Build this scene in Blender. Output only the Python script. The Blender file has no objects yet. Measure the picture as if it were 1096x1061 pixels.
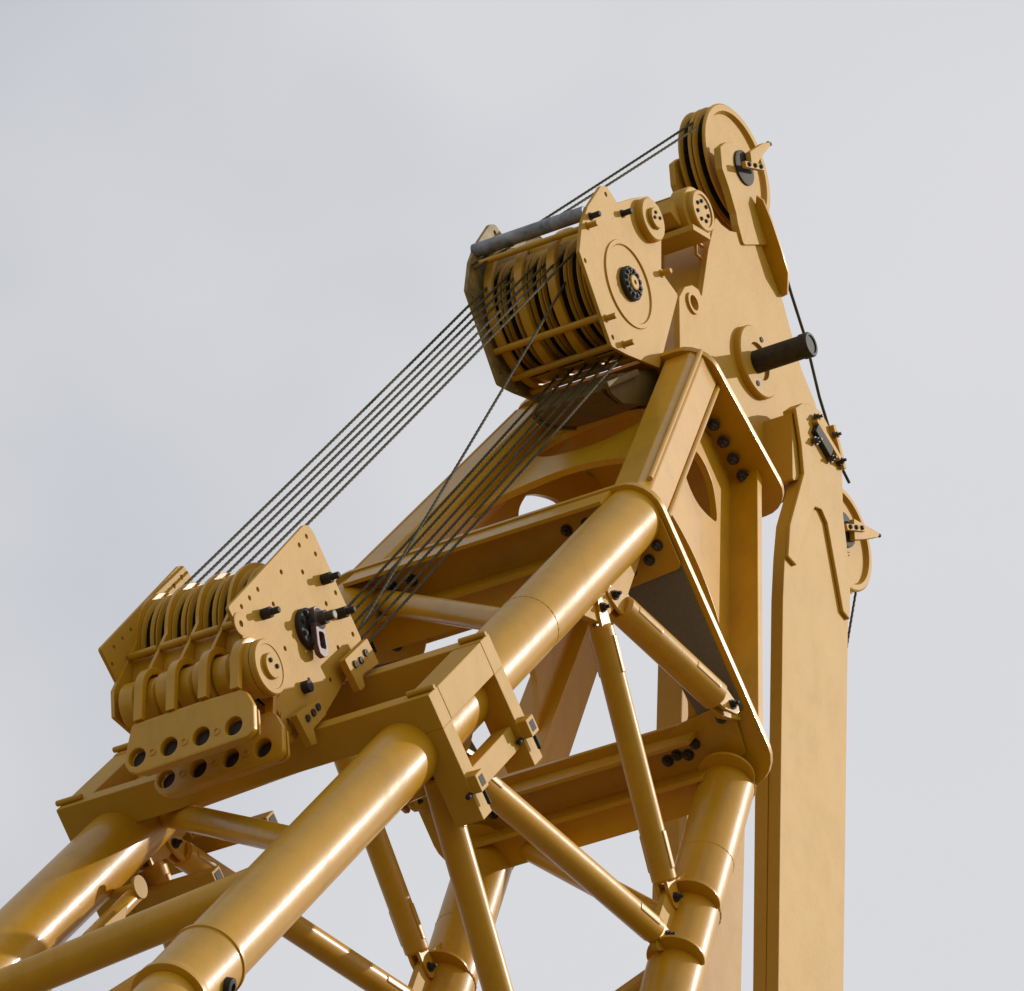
import bpy, bmesh, math, random
from math import sin, cos, pi, radians, hypot, atan2, sqrt
from mathutils import Vector, Matrix
random.seed(7)
scene = bpy.context.scene
C = scene.collection
V = Vector

# ------------------------------------------------------------------ camera frame
# X = along the sheave axles, Y = away from the boom foot, Z = up, ground at 0
AZ, EL, DIST, FPX = radians(31.85), radians(31.5), 45.0, 7000.0
PW, PH = 1096.0, 1061.0
RT = V((cos(AZ), sin(AZ), 0))
UP = V((sin(AZ)*sin(EL), -cos(AZ)*sin(EL), cos(EL)))
FW = V((-sin(AZ)*cos(EL), cos(AZ)*cos(EL), sin(EL)))
CAM = -DIST*FW
CAM.z = 1.7

def ray(px, py):
    return FW + RT*((px-PW/2)/FPX) - UP*((py-PH/2)/FPX)
def onplane(px, py, o, n):
    d = ray(px, py)
    return CAM + d*((V(o)-CAM).dot(n)/d.dot(n))
def at(px, py, x):                      # survey a point of the photo on the upright plane X = x
    return onplane(px, py, (x, 0, 0), V((1, 0, 0)))
def yz(px, py, x):
    p = at(px, py, x); return (p.y, p.z)

# ------------------------------------------------------------------ materials
def newmat(name):
    m = bpy.data.materials.new(name); m.use_nodes = True
    return m, m.node_tree.nodes, m.node_tree.links, m.node_tree.nodes['Principled BSDF']
def setp(b, **k):
    for a, v in k.items():
        b.inputs[a.replace('_', ' ')].default_value = v
def ramp(N, L, src, stops):
    r = N.new('ShaderNodeValToRGB')
    e = r.color_ramp.elements
    while len(e) < len(stops): e.new(0.5)
    for i, (p, c) in enumerate(stops):
        e[i].position = p; e[i].color = (*c, 1) if len(c) == 3 else c
    L.new(src, r.inputs[0]); return r
def noise(N, L, scale, detail=6, rough=.6, vec=None):
    n = N.new('ShaderNodeTexNoise'); n.inputs['Scale'].default_value = scale
    n.inputs['Detail'].default_value = detail; n.inputs['Roughness'].default_value = rough
    if vec is not None: L.new(vec, n.inputs['Vector'])
    return n
def paint(name, base, rough=.32, coat=.35, bump=.12, dirt=.35, flat=False):
    m, N, L, B = newmat(name)
    g = N.new('ShaderNodeNewGeometry'); pos = g.outputs['Position']
    d = tuple(v*(.96 if flat else .86) for v in base); h = tuple(min(1, v*(1.03 if flat else 1.08)) for v in base)
    n1 = noise(N, L, 1.7, 8, .65, pos)
    c1 = ramp(N, L, n1.outputs['Fac'], [(.3, d), (.5, base), (.72, h)])
    # fine grime specks and vertical run marks
    mp = N.new('ShaderNodeMapping'); mp.inputs['Scale'].default_value = (5, 5, 3.2) if flat else (11, 11, 2.4); L.new(pos, mp.inputs['Vector'])
    n2 = noise(N, L, 1.0, 7, .7, mp.outputs['Vector'])
    r2 = ramp(N, L, n2.outputs['Fac'], [(.52, (0, 0, 0)), (.75, (dirt, dirt, dirt))])
    mx = N.new('ShaderNodeMix'); mx.data_type = 'RGBA'
    L.new(r2.outputs[0], mx.inputs['Factor']); L.new(c1.outputs[0], mx.inputs['A'])
    mx.inputs['B'].default_value = (base[0]*.42, base[1]*.40, base[2]*.5, 1)
    n4 = noise(N, L, 46, 4, .7, pos)
    r4 = ramp(N, L, n4.outputs['Fac'], [(.66, (0, 0, 0)), (.74, (dirt*.9,)*3)])
    mx2 = N.new('ShaderNodeMix'); mx2.data_type = 'RGBA'
    L.new(r4.outputs[0], mx2.inputs['Factor']); L.new(mx.outputs['Result'], mx2.inputs['A'])
    mx2.inputs['B'].default_value = (.09, .05, .02, 1)
    L.new(mx2.outputs['Result'], B.inputs['Base Color'])
    rr = N.new('ShaderNodeMapRange'); rr.inputs['To Min'].default_value = rough-(.02 if flat else .07); rr.inputs['To Max'].default_value = rough+(.05 if flat else .16)
    L.new(n2.outputs['Fac'], rr.inputs['Value']); L.new(rr.outputs[0], B.inputs['Roughness'])
    n3 = noise(N, L, 34 if flat else 20, 5, .6, pos)
    bp = N.new('ShaderNodeBump'); bp.inputs['Strength'].default_value = bump; bp.inputs['Distance'].default_value = .012
    L.new(n3.outputs['Fac'], bp.inputs['Height']); L.new(bp.outputs[0], B.inputs['Normal'])
    if coat > 0:
        cr2 = N.new('ShaderNodeMapRange'); cr2.inputs['From Min'].default_value = .35; cr2.inputs['From Max'].default_value = .65
        cr2.inputs['To Min'].default_value = .05; cr2.inputs['To Max'].default_value = .26
        L.new(n1.outputs['Fac'], cr2.inputs['Value']); L.new(cr2.outputs[0], B.inputs['Coat Roughness'])
    setp(B, Coat_Weight=coat, Coat_Roughness=.16, Specular_IOR_Level=.5 if flat else .4)
    return m
def plain(name, base, rough=.5, metal=0., bump=.2, sc=40, var=.35):
    m, N, L, B = newmat(name)
    g = N.new('ShaderNodeNewGeometry')
    n1 = noise(N, L, sc, 6, .65, g.outputs['Position'])
    r = ramp(N, L, n1.outputs['Fac'], [(.3, tuple(v*(1-var) for v in base)), (.7, tuple(min(1, v*(1+var)) for v in base))])
    L.new(r.outputs[0], B.inputs['Base Color'])
    bp = N.new('ShaderNodeBump'); bp.inputs['Strength'].default_value = bump; bp.inputs['Distance'].default_value = .006
    L.new(n1.outputs['Fac'], bp.inputs['Height']); L.new(bp.outputs[0], B.inputs['Normal'])
    setp(B, Roughness=rough, Metallic=metal)
    return m
YEL = paint('yellow_paint', (.60, .302, .004), .38, .30, .09, .20)
YPL = paint('yellow_plate_paint', (.55, .290, .008), .58, .0, .22, .14, True)
GRS = plain('greased_groove', (.040, .026, .008), .5, .0, .4, 22, .75)
BLK = plain('black_steel', (.022, .018, .016), .7, .0)
BOLT = plain('dark_bolt_steel', (.07, .06, .052), .5, .3)
PIN = plain('oxidised_pin_steel', (.032, .026, .021), .65, .1, .35, 24, .5)
GREY = plain('grey_sheet', (.17, .15, .12), .75, 0, .35, 90, .2)
GALV = plain('scuffed_grey_steel', (.30, .30, .30), .5, .2, .3, 9, .6)
DGREY = plain('shaded_olive_plate', (.30, .20, .05), .6, .0, .2, 8, .5)  # plate yellow with the block's shade worked into the colour
ROPE = plain('wire_rope_steel', (.060, .048, .014), .8, .0, .2, 14, .5)
MAR = plain('maroon_rubber', (.16, .07, .075), .5, 0, .2)
TAN = paint('washed_tan_paint', (.62, .42, .23), .45, .1)

# ------------------------------------------------------------------ mesh helpers
class MB:
    def __init__(s): s.bm = bmesh.new(); s.mats = []
    def mi(s, m):
        if m not in s.mats: s.mats.append(m)
        return s.mats.index(m)
    def add(s, other, M=None, mat=None):
        me = bpy.data.meshes.new('t'); other.to_mesh(me); other.free()
        if M is not None: me.transform(M)
        n0 = len(s.bm.faces); s.bm.from_mesh(me); bpy.data.meshes.remove(me)
        s.bm.faces.ensure_lookup_table()
        i = s.mi(mat) if mat else 0
        for k in range(n0, len(s.bm.faces)): s.bm.faces[k].material_index = i
    def build(s, name, mat=None, parent=None, angle=32, origin=None, wn=True):
        me = bpy.data.meshes.new(name)
        bmesh.ops.recalc_face_normals(s.bm, faces=s.bm.faces)
        s.bm.to_mesh(me); s.bm.free()
        for m in (s.mats or [mat]): me.materials.append(m)
        for p in me.polygons: p.use_smooth = True
        me.set_sharp_from_angle(angle=radians(angle))
        o = bpy.data.objects.new(name, me); C.objects.link(o)
        if parent is not None:
            o.parent = parent
            w = V((0, 0, 0)); q = parent
            while q is not None: w += q.location; q = q.parent
            me.transform(Matrix.Translation(-w))
        elif origin is not None:
            me.transform(Matrix.Translation(-V(origin))); o.location = origin
        if wn:
            md = o.modifiers.new('normals', 'WEIGHTED_NORMAL'); md.keep_sharp = True; md.weight = 100
        return o

def frame(o, u, v):
    u = V(u).normalized(); v = V(v); n = u.cross(v).normalized(); v = n.cross(u)
    M = Matrix.Identity(4)
    for i in range(3):
        M[i][0] = u[i]; M[i][1] = v[i]; M[i][2] = n[i]; M[i][3] = o[i]
    return M
YZF = frame((0, 0, 0), (0, 1, 0), (0, 0, 1))        # plane of side plates, normal +X

def roundp(pts, r, n=5):
    out = []; N = len(pts)
    rs = r if isinstance(r, (list, tuple)) else [r]*N
    for i in range(N):
        p = V(pts[i]).to_2d(); a = V(pts[i-1]).to_2d(); b = V(pts[(i+1) % N]).to_2d()
        d1 = (a-p); d2 = (b-p); l1 = d1.length; l2 = d2.length
        if rs[i] <= 0 or l1 < 1e-6 or l2 < 1e-6: out.append((p.x, p.y)); continue
        d1 /= l1; d2 /= l2
        ang = max(1e-3, math.acos(max(-1, min(1, d1.dot(d2)))))
        t = min(rs[i]/math.tan(ang/2), l1*.48, l2*.48)
        if ang > 3.0: out.append((p.x, p.y)); continue
        s0 = p+d1*t; s1 = p+d2*t
        for k in range(n+1):
            f = k/n; q = s0*(1-f)**2 + p*2*f*(1-f) + s1*f*f
            out.append((q.x, q.y))
    return out
def spline(pts, n=6):
    out = []
    for i in range(len(pts)-1):
        p0 = V(pts[max(i-1, 0)]); p1 = V(pts[i]); p2 = V(pts[i+1]); p3 = V(pts[min(i+2, len(pts)-1)])
        for k in range(n):
            t = k/n
            q = .5*((2*p1)+(p2-p0)*t+(2*p0-5*p1+4*p2-p3)*t*t+(3*p1-p0-3*p2+p3)*t**3); out.append((q.x, q.y))
    out.append(tuple(pts[-1])); return out
def circ(c, r, n=32, ry=None, a0=0):
    return [(c[0]+r*cos(a0+2*pi*k/n), c[1]+(ry or r)*sin(a0+2*pi*k/n)) for k in range(n)]

def plate_bm(loops, t, bev=.004):
    """filled outline with holes, front face at z=0 of its frame, body towards -z"""
    cu = bpy.data.curves.new('t', 'CURVE'); cu.dimensions = '2D'; cu.fill_mode = 'BOTH'
    b = min(bev, t*.3); cu.extrude = t/2-b; cu.bevel_depth = b; cu.bevel_resolution = 1
    cu.offset = -b
    for lp in loops:
        sp = cu.splines.new('POLY'); sp.points.add(len(lp)-1); sp.use_cyclic_u = True
        for i, p in enumerate(lp): sp.points[i].co = (p[0], p[1], 0, 1)
    ob = bpy.data.objects.new('t', cu); C.objects.link(ob)
    dg = bpy.context.evaluated_depsgraph_get()
    me = bpy.data.meshes.new_from_object(ob.evaluated_get(dg))
    bpy.data.objects.remove(ob); bpy.data.curves.remove(cu)
    me.transform(Matrix.Translation((0, 0, -t/2)))
    bm = bmesh.new(); bm.from_mesh(me); bpy.data.meshes.remove(me)
    bmesh.ops.remove_doubles(bm, verts=bm.verts, dist=1e-5)
    return bm
def plate(mb, M, loops, t, mat=None, bev=.004): mb.add(plate_bm(loops, t, bev), M, mat)
def xplate(mb, x, loops, t, mat=None, bev=.004):
    plate(mb, Matrix.Translation((x, 0, 0)) @ YZF, loops, t, mat, bev)

def box(mb, M, sx, sy, sz, bev=.01, mat=None, seg=2):
    bm = bmesh.new(); bmesh.ops.create_cube(bm, size=1)
    for v in bm.verts: v.co = V((v.co.x*sx, v.co.y*sy, v.co.z*sz))
    if bev > 0: bmesh.ops.bevel(bm, geom=bm.edges[:], offset=bev, segments=seg, affect='EDGES', profile=.6)
    mb.add(bm, M, mat)
def beam(mb, a, b, w, h, upv, bev=.012, mat=None, ext=0):
    """box beam from a to b: h along upv, w across"""
    a = V(a); b = V(b); d = b-a; l = d.length; d.normalize()
    M = frame((a+b)/2, d, upv)
    box(mb, M, l+2*ext, h, w, bev, mat)
def lathe(mb, a, b, prof, n=48, mat=None, mats=None, cap=True, rot=0):
    """profile [(dist along a->b, radius)]; mats optional per segment"""
    a = V(a); d = (V(b)-a).normalized()
    ref = V((0, 0, 1)) if abs(d.z) < .9 else V((0, 1, 0))
    u = d.cross(ref).normalized(); v = d.cross(u)
    bm = bmesh.new(); rings = []
    for (s, r) in prof:
        rings.append([bm.verts.new(a+d*s+(u*cos(2*pi*k/n+rot)+v*sin(2*pi*k/n+rot))*max(r, 1e-4)) for k in range(n)])
    seg = []
    for i in range(len(rings)-1):
        for k in range(n):
            f = bm.faces.new((rings[i][k], rings[i][(k+1) % n], rings[i+1][(k+1) % n], rings[i+1][k])); seg.append((f, i))
    if cap:
        if prof[0][1] > 2e-4: bm.faces.new(rings[0])
        if prof[-1][1] > 2e-4: bm.faces.new(rings[-1])
    if mats:
        for m in mats: mb.mi(m)
        me_idx = {}
        for f, i in seg: f.material_index = mb.mi(mats[i])
        me = bpy.data.meshes.new('t'); bm.to_mesh(me); bm.free(); mb.bm.from_mesh(me); bpy.data.meshes.remove(me)
    else: mb.add(bm, None, mat)
def tube(mb, a, b, r, n=40, mat=None, bev=.006):
    l = (V(b)-V(a)).length; e = min(bev, r*.3)
    lathe(mb, a, b, [(0, r-e), (e, r), (l-e, r), (l, r-e)], n, mat)
def pipe(mb, pts, r, n=14, mat=None):
    """swept pipe through points"""
    pts = [V(p) for p in pts]; bm = bmesh.new(); rings = []
    t0 = (pts[1]-pts[0]).normalized(); u = t0.orthogonal().normalized()
    for i, p in enumerate(pts):
        t = (pts[min(i+1, len(pts)-1)]-pts[max(i-1, 0)]).normalized()
        u = (u-t*u.dot(t)).normalized(); v = t.cross(u)
        rings.append([bm.verts.new(p+(u*cos(2*pi*k/n)+v*sin(2*pi*k/n))*r) for k in range(n)])
    for i in range(len(rings)-1):
        for k in range(n): bm.faces.new((rings[i][k], rings[i][(k+1) % n], rings[i+1][(k+1) % n], rings[i+1][k]))
    bm.faces.new(rings[0]); bm.faces.new(rings[-1])
    mb.add(bm, None, mat)
def weld(mb, c, d, r, t=.011):
    # rippled fillet bead round a tube
    c = V(c); d = V(d).normalized(); u = d.orthogonal().normalized(); v = d.cross(u); n = 96; bm = bmesh.new(); rings = []
    for k in range(n):
        a = 2*pi*k/n; e = u*cos(a)+v*sin(a); rr = t*(1+.22*sin(k*2.1)+random.uniform(-.12, .12))
        rings.append([bm.verts.new(c+e*(r-.003+rr*max(0, cos(b)))+d*rr*sin(b)) for b in (-1.57, -.8, 0, .8, 1.57)])
    for k in range(n):
        for j in range(4): bm.faces.new((rings[k][j], rings[k][j+1], rings[(k+1) % n][j+1], rings[(k+1) % n][j]))
    mb.add(bm)
def bolt(mb, p, d, r=.028, h=.03, mat=None, stub=0.):
    p = V(p); d = V(d).normalized()
    lathe(mb, p-d*.01, p+d, [(0, r*1.35), (.018, r*1.35), (.018, r*1.0)], 20, mat)
    lathe(mb, p, p+d, [(.006, r), (h*.85, r), (h, r*.85)], 6, mat, rot=random.random())
    if stub: lathe(mb, p, p+d, [(h-.004, r*.5), (h+stub, r*.5), (h+stub+.004, r*.42)], 14, mat)

def empty(name, loc):
    o = bpy.data.objects.new(name, None); C.objects.link(o); o.location = loc; o.empty_display_size = .2
    return o
def tag(o, label, cat, group=None, kind=None):
    if label: o['label'] = label
    if cat: o['category'] = cat
    if group: o['group'] = group
    if kind: o['kind'] = kind
    return o
X = V((1, 0, 0))

# ------------------------------------------------------------------ survey
W = 1.08
E0 = at(678, 553, W)                     # elbow of the near upper chord
N0 = at(215, 1037, W)
cd = V((0, E0.y-N0.y, E0.z-N0.z)).normalized()      # along the boom
nd = V((0, cd.z, -cd.y))                            # square to the boom, downward
def BF(x, s, t):                         # boom frame: x across, s along, t down from upper chord
    return V((x, E0.y, E0.z)) + cd*s + nd*t
def st(px, py, x):
    p = at(px, py, x)-V((x, E0.y, E0.z)); return (p.dot(cd), p.dot(nd))
WD = .96
D0 = at(789, 800, WD)
P0 = at(738, 402, .60)
Q0 = at(789, 512, .52)
T0 = at(725, 1042, WD)-(at(789, 810, WD)-D0)
_r = D0-V((WD, E0.y, E0.z)); TD = _r.dot(nd)
tdir = (T0-D0).normalized()
def mir(p): return V((-p.x, p.y, p.z))
def lerp(a, b, t): return V(a)*(1-t)+V(b)*t

# ================================================================== boom head
head = empty('boom_head', V((0, E0.y, E0.z)))
tag(head, 'glossy ochre yellow welded crane boom head of thick tubes, arched plates and bulkheads', 'crane boom head')

S_N = (N0-E0).dot(cd)                    # coupling position along chord
def upper_chord(sg):
    m = MB()
    x = W*sg
    L = -S_N
    lathe(m, BF(x, .0, 0), BF(x, -1, 0), [(0, .20), (.004, .212), (L-.05, .212)], 64)
    weld(m, BF(x, -.028, 0), cd, .212, .013); weld(m, BF(x, -2.05, 0), cd, .212, .006); weld(m, BF(x, S_N+.12, 0), cd, .213, .012)
    m.build('upper_chord', YEL, head)
    k = MB()                              # coupling sleeve with two weld rings
    lathe(k, BF(x, S_N+.12, 0), BF(x, S_N-1, 0), [(0, .213), (.012, .238), (.035, .238), (.04, .228), (.50, .228), (.53, .24), (.58, .24), (.585, .19)], 64)
    s = k.build('coupling_sleeve', YEL, head)
    b = MB(); p = BF(x, S_N-.16, 0)+V((.20, 0, 0)) + nd*.1
    lathe(b, p, p+X+nd*.5, [(-.02, .06), (.04, .06), (.045, .045), (.045, .03), (.02, .028), (.02, .0)], 28)
    b.build('bolt', BLK, s)
upper_chord(1); upper_chord(-1)
TL = 6.2
def lower_chord(sg):
    a = D0.copy(); d = tdir.copy(); a.x *= sg; d.x *= sg
    m = MB(); tube(m, a-d*.05, a+d*TL, .195, 64); weld(m, a+d*.40, d, .195, .012); weld(m, a+d*1.70, d, .195, .012); weld(m, a+d*1.2, d, .195, .006); o = m.build('lower_chord', YEL, head)
    for s in (.42, 1.72, 2.28):           # saddle plates hugging the tube
        q = a+d*s; k = MB()
        u = (V((.55*sg if sg > 0 else .2, -.9, 0))); u = (u-d*u.dot(d)).normalized(); v = d.cross(u)
        A = [radians(t) for t in range(-62, 78, 6)]
        outer = [(cos(t)*(.20+.10*max(0, cos(t*1.25-.1))), sin(t)*(.20+.10*max(0, cos(t*1.25-.1)))) for t in A]
        inner = [(cos(t)*.19, sin(t)*.19) for t in reversed(A)]
        plate(k, frame(q, u, v), [outer+inner], .022)
        k.build('saddle_plate', YEL, head)
    return a, d
DN, TN = lower_chord(1); DF, TF = lower_chord(-1)
lug_s = 1.98
LUGN = DN+TN*lug_s; LUGF = DF+TF*lug_s

# pinned braces -----------------------------------------------------
def brace(a, b, r, name='brace', fork=True, parent=head, ax=None):
    a = V(a); b = V(b); d = (b-a).normalized(); m = MB()
    e = .11 if fork else 0.0
    if not fork:
        tube(m, a, b, r, 40, bev=0.002)
        return m.build(name, YEL, parent)
    tube(m, a+d*e, b-d*e, r, 40, bev=.02)
    side = (ax or X); side = (side-d*side.dot(d)).normalized(); oth = d.cross(side)
    for p, dd in ((a, d), (b, -d)):       # flattened fork cheeks with slot welds
        for sg in (-1, 1):
            w = r*.72
            pts = [(-.06, -w*.55), (-.08, 0), (-.06, w*.55), (.06, w*1.1), (.46, w*1.1), (.46, -w*1.1), (.06, -w*1.1)]
            M = frame(p+side*(.035*sg+.0125), dd, side.cross(dd) if True else oth)
            plate(m, M, [roundp(pts, [.05, .03, .05, .03, .02, .02, .03]), circ((0, 0), .024, 16)], .025, bev=.003)
            box(m, frame(p+dd*.32+side*(r*.80*sg), dd, oth), .26, .05, .05, .012)
    o = m.build(name, YEL, parent)
    for p in (a, b):
        k = MB(); bolt(k, p+side*.05, side, .026, .03, stub=.02); bolt(k, p-side*.05, -side, .024, .02); tube(k, p-side*.06, p+side*.06, .02, 12)
        k.build('pin', BLK, o)
    return o
xa = W
A1 = at(638, 652, xa); A2 = at(652, 640, xa)
brace(A1, at(716, 962, WD), .085)
brace(A2, at(778, 757, 1.27), .105)
b3t = at(463, 815, xa)
b3b = b3t+(at(528, 1043, (xa+xa+WD)/3)-b3t)*1.52
brace(b3t, b3b, .095)
brace(at(486, 812, xa), at(708, 1003, WD), .092)
for p, q, r in ((A1, at(716, 962, WD), .085), (A2, at(778, 757, 1.27), .105), (b3t, b3b, .095), (at(486, 812, xa), at(708, 1003, WD), .092)):
    brace(mir(p), mir(q), r)
# lug plates on chords
def lug(pts, x, t=.05, name='lug_plate', holes=()):
    for sg in (1, -1):
        m = MB()
        lp = [roundp([yz(*p, x) for p in pts], .03)]+[circ(yz(*h, x), .028, 18) for h in holes]
        xplate(m, x*sg+(t/2), lp, t)
        o = m.build(name, YPL, head)
lug([(600, 625), (628, 625), (690, 575), (668, 640), (655, 652), (640, 668), (622, 660)], xa, .05, holes=[(638, 652), (652, 640)])
lug([(440, 760), (520, 700), (500, 800), (483, 826), (455, 830), (436, 800)], xa, .05, holes=[])
lug([(735, 930), (722, 1020), (700, 1018), (698, 995), (712, 950)], WD, .05, holes=[(716, 962), (708, 1003)])
lug([(770, 768), (763, 752), (771, 738), (786, 741), (796, 758), (790, 772)], 1.22, .05)
# extra gusset with round holes hanging under the chord behind the frame leg
m = MB()
xplate(m, .90, [roundp([yz(*p, .9) for p in [(418, 868), (440, 845), (500, 800), (520, 812), (480, 842)]], .02), circ(yz(435, 857, .9), .03, 16), circ(yz(469, 829, .9), .03, 16)], .04)
m.build('lug_plate', YEL, head)

# lacing between the upper chords and between the lower chords -------
def fch(px, py): return at(px, py, -W)
brace(BF(-W, st(392, 637, -W)[0], 0), BF(W, st(566, 668, W)[0], 0), .085, 'lacing_tube', False)
brace(BF(-W, st(168, 880, -W)[0], 0), BF(W, st(340, 906, W)[0], 0), .088, 'lacing_tube', False)
brace(BF(-W, st(170, 880, -W)[0], 0), BF(W, st(492, 745, W)[0], 0), .10, 'lacing_tube', False)
brace(BF(-W, st(-50, 1106, -W)[0], 0), BF(W, st(318, 930, W)[0], 0), .115, 'lacing_tube', False)
brace(DF+TF*.12, DN+TN*1.90, .088, 'lacing_tube', False)
brace(DF+TF*3.5, DN+TN*2.2, .088, 'lacing_tube', False)
# diagonals down from the far coupling, showing at the lower left
brace(at(90, 1092, -.7), at(196, 1024, -.3), .07, 'lacing_tube', False)

# bulkhead diaphragm at the elbow, square to the boom ------------------
BM = frame((0, E0.y, E0.z), (1, 0, 0), nd)          # u = X, v = nd, normal = X x nd
def hull(c4, r):                        # rounded outline round four tube centres (u,v)
    out = []
    cx = sum(c[0] for c in c4)/4; cy = sum(c[1] for c in c4)/4
    for c in c4:
        sx = 1 if c[0] > cx else -1; sy = 1 if c[1] > cy else -1
        a0 = {(1, 1): 0, (-1, 1): 90, (-1, -1): 180, (1, -1): 270}[(sx, sy)]
        out += [(c[0]+r*cos(radians(a0+k*15)), c[1]+r*sin(radians(a0+k*15))) for k in range(7)]
    return out
bk = MB()
outer = hull([(1.09, TD-.04), (-1.09, TD-.04), (-W, 0), (W, 0)], .25)
wx, w0, w1 = .92, .40, 1.47
win = roundp([(wx-.02, w0), (wx, w1-.14), (wx-.06, w1), (-wx+.2, w1), (-wx+.04, w1-.12), (-wx+.02, w0)], [.16, .1, .08, .2, .1, .16])
nsgn = 1 if (X.cross(nd)).dot(cd) > 0 else -1       # frame normal against cd
bmM = BM
plate(bk, BM, [outer, win], .05)
bko = bk.build('bulkhead', YEL, head)
# grey infill panel on the near side of the bulkhead, on its lower face
lowdir = -cd
def lowface(u, v, off): return BF(u, 0, v)+lowdir*off
def panel(u0, u1, v0, v1, off, t, mat, name):
    m = MB(); k = 1 if u0 > 0 else 0
    pts = [(u0, v0), (u1, v0), (u1-(.0 if k else -.14), v1), (u0+(.14 if k else -.0)+(.05 if not k else 0), v1)]
    M = frame(V((0, E0.y, E0.z))+lowdir*off, (1, 0, 0), nd)
    if M.col[2].to_3d().dot(lowdir) < 0: M = frame(V((0, E0.y, E0.z))+lowdir*(off-t), (1, 0, 0), nd)
    plate(m, M, [roundp(pts, .03)], t); return m.build(name, mat, head)
OFF = .062
for sg in (1, -1):
    u0, u1 = (.82, 1.29) if sg > 0 else (-1.29, -.82)
    panel(u0, u1, .34, 1.50, OFF, .010, GREY, 'grey_panel')
# corner gusset plates with bolts on the lower face
def bolts_on(pts, d, r=.03, par=head):
    for p in pts:
        m = MB(); bolt(m, p, d, r, .035, stub=.02); m.build('bolt', BOLT, par)
def gplate(pts, name, bl):
    m = MB(); M = frame(V((0, E0.y, E0.z))+lowdir*.08, (1, 0, 0), nd)
    if M.col[2].to_3d().dot(lowdir) < 0: M = frame(V((0, E0.y, E0.z))+lowdir*.066, (1, 0, 0), nd)
    plate(m, M, [roundp(pts, .05)], .014); g = m.build(name, YEL, head)
    bolts_on([lowface(u, v, .085) for u, v in bl], lowdir, .03, g)
for sg in (1, -1):
    gplate([(sg*1.30, .02), (sg*1.30, .42), (sg*.78, .46), (sg*.62, .25), (sg*.62, .02)], 'gusset_plate', [(sg*.94, .34), (sg*1.10, .30), (sg*1.20, .22)])
    gplate([(sg*1.18, 1.80), (sg*1.22, 1.50), (sg*1.1, 1.42), (sg*.80, 1.46), (sg*.5, 1.60), (sg*.5, 1.82)], 'gusset_plate', [(sg*.86, 1.62), (sg*.70, 1.66), (sg*1.12, 1.50)])
# I-section cross beams between the two sides (web, flanges)
def ibeam(v, h, name, inv=0):
    m = MB(); x0, x1 = -W+.05+inv, W-.05-inv
    u = cd*-1
    beam(m, BF(x0, -.12, v), BF(x1, -.12, v), .30, .03, nd, .006)              # top flange
    beam(m, BF(x0, -.07, v+h/2), BF(x1, -.07, v+h/2), .03, h-.03, nd, .003)    # web
    beam(m, BF(x0, -.14, v+h), BF(x1, -.14, v+h), .32, .035, nd, .006)         # middle flange
    beam(m, BF(x0, -.20, v+h+.13), BF(x1, -.20, v+h+.13), .03, .23, nd, .006)  # lower lip
    o = m.build(name, YEL, head)
    for xx in (-.78, -.62, .62, .78):
        k = MB(); bolt(k, BF(xx, -.085, v+h*.5), -cd, .032, .03, stub=.02); k.build('bolt', BOLT, o)
ibeam(-.22, .30, 'cross_beam')
ibeam(1.55, .26, 'cross_beam', .12)

# rear legs (elbow to peak) ------------------------------------------
def poly_leg(a, b, w, h, upv, cut, name, mat=YEL):
    m = MB(); a = V(a); b = V(b); d = (b-a).normalized(); M = frame((a+b)/2, d, upv)
    l = (b-a).length/2
    sec = [(w/2, h/2-cut), (w/2-cut, h/2), (-w/2+cut, h/2), (-w/2, h/2-cut), (-w/2, -h/2+cut), (-w/2+cut, -h/2), (w/2-cut, -h/2), (w/2, -h/2+cut)]
    sec = roundp(sec, .025, 3)
    bm = bmesh.new()
    r0 = [bm.verts.new((-l, p[0], p[1])) for p in sec]; r1 = [bm.verts.new((l, p[0], p[1])) for p in sec]
    k = len(sec)
    for i in range(k): bm.faces.new((r0[i], r0[(i+1) % k], r1[(i+1) % k], r1[i]))
    bm.faces.new(r0); bm.faces.new(r1)
    m.add(bm, M); return m.build(name, mat, head)
for sg in (1, -1):
    a = BF(W*sg, 0, 0); b = V((P0.x*sg, P0.y, P0.z)); b = lerp(a, b, .985)
    lg = poly_leg(a, b, .34, .36, V((1, 0, 0)), .07, 'rear_leg')
    dl = (b-a).normalized(); nl = dl.cross(X).normalized(); xl_ = (X-dl*X.dot(dl)).normalized()
    m = MB()
    for f in (-1, 1):
        o_ = nl*(.148*f)+xl_*(.160*sg); pipe(m, [a+o_+dl*.2, b+o_], .020, 12)
    m.build('edge_bead', YEL, lg)
# front legs (lower node to upper node): box columns
for sg in (1, -1):
    a = V((D0.x*sg, D0.y, D0.z)); b = V((Q0.x*sg, Q0.y, Q0.z))
    m = MB(); beam(m, a, b, .07, .37, V((1, 0, 0)), .012); m.build('front_leg', YEL, head)

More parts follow.
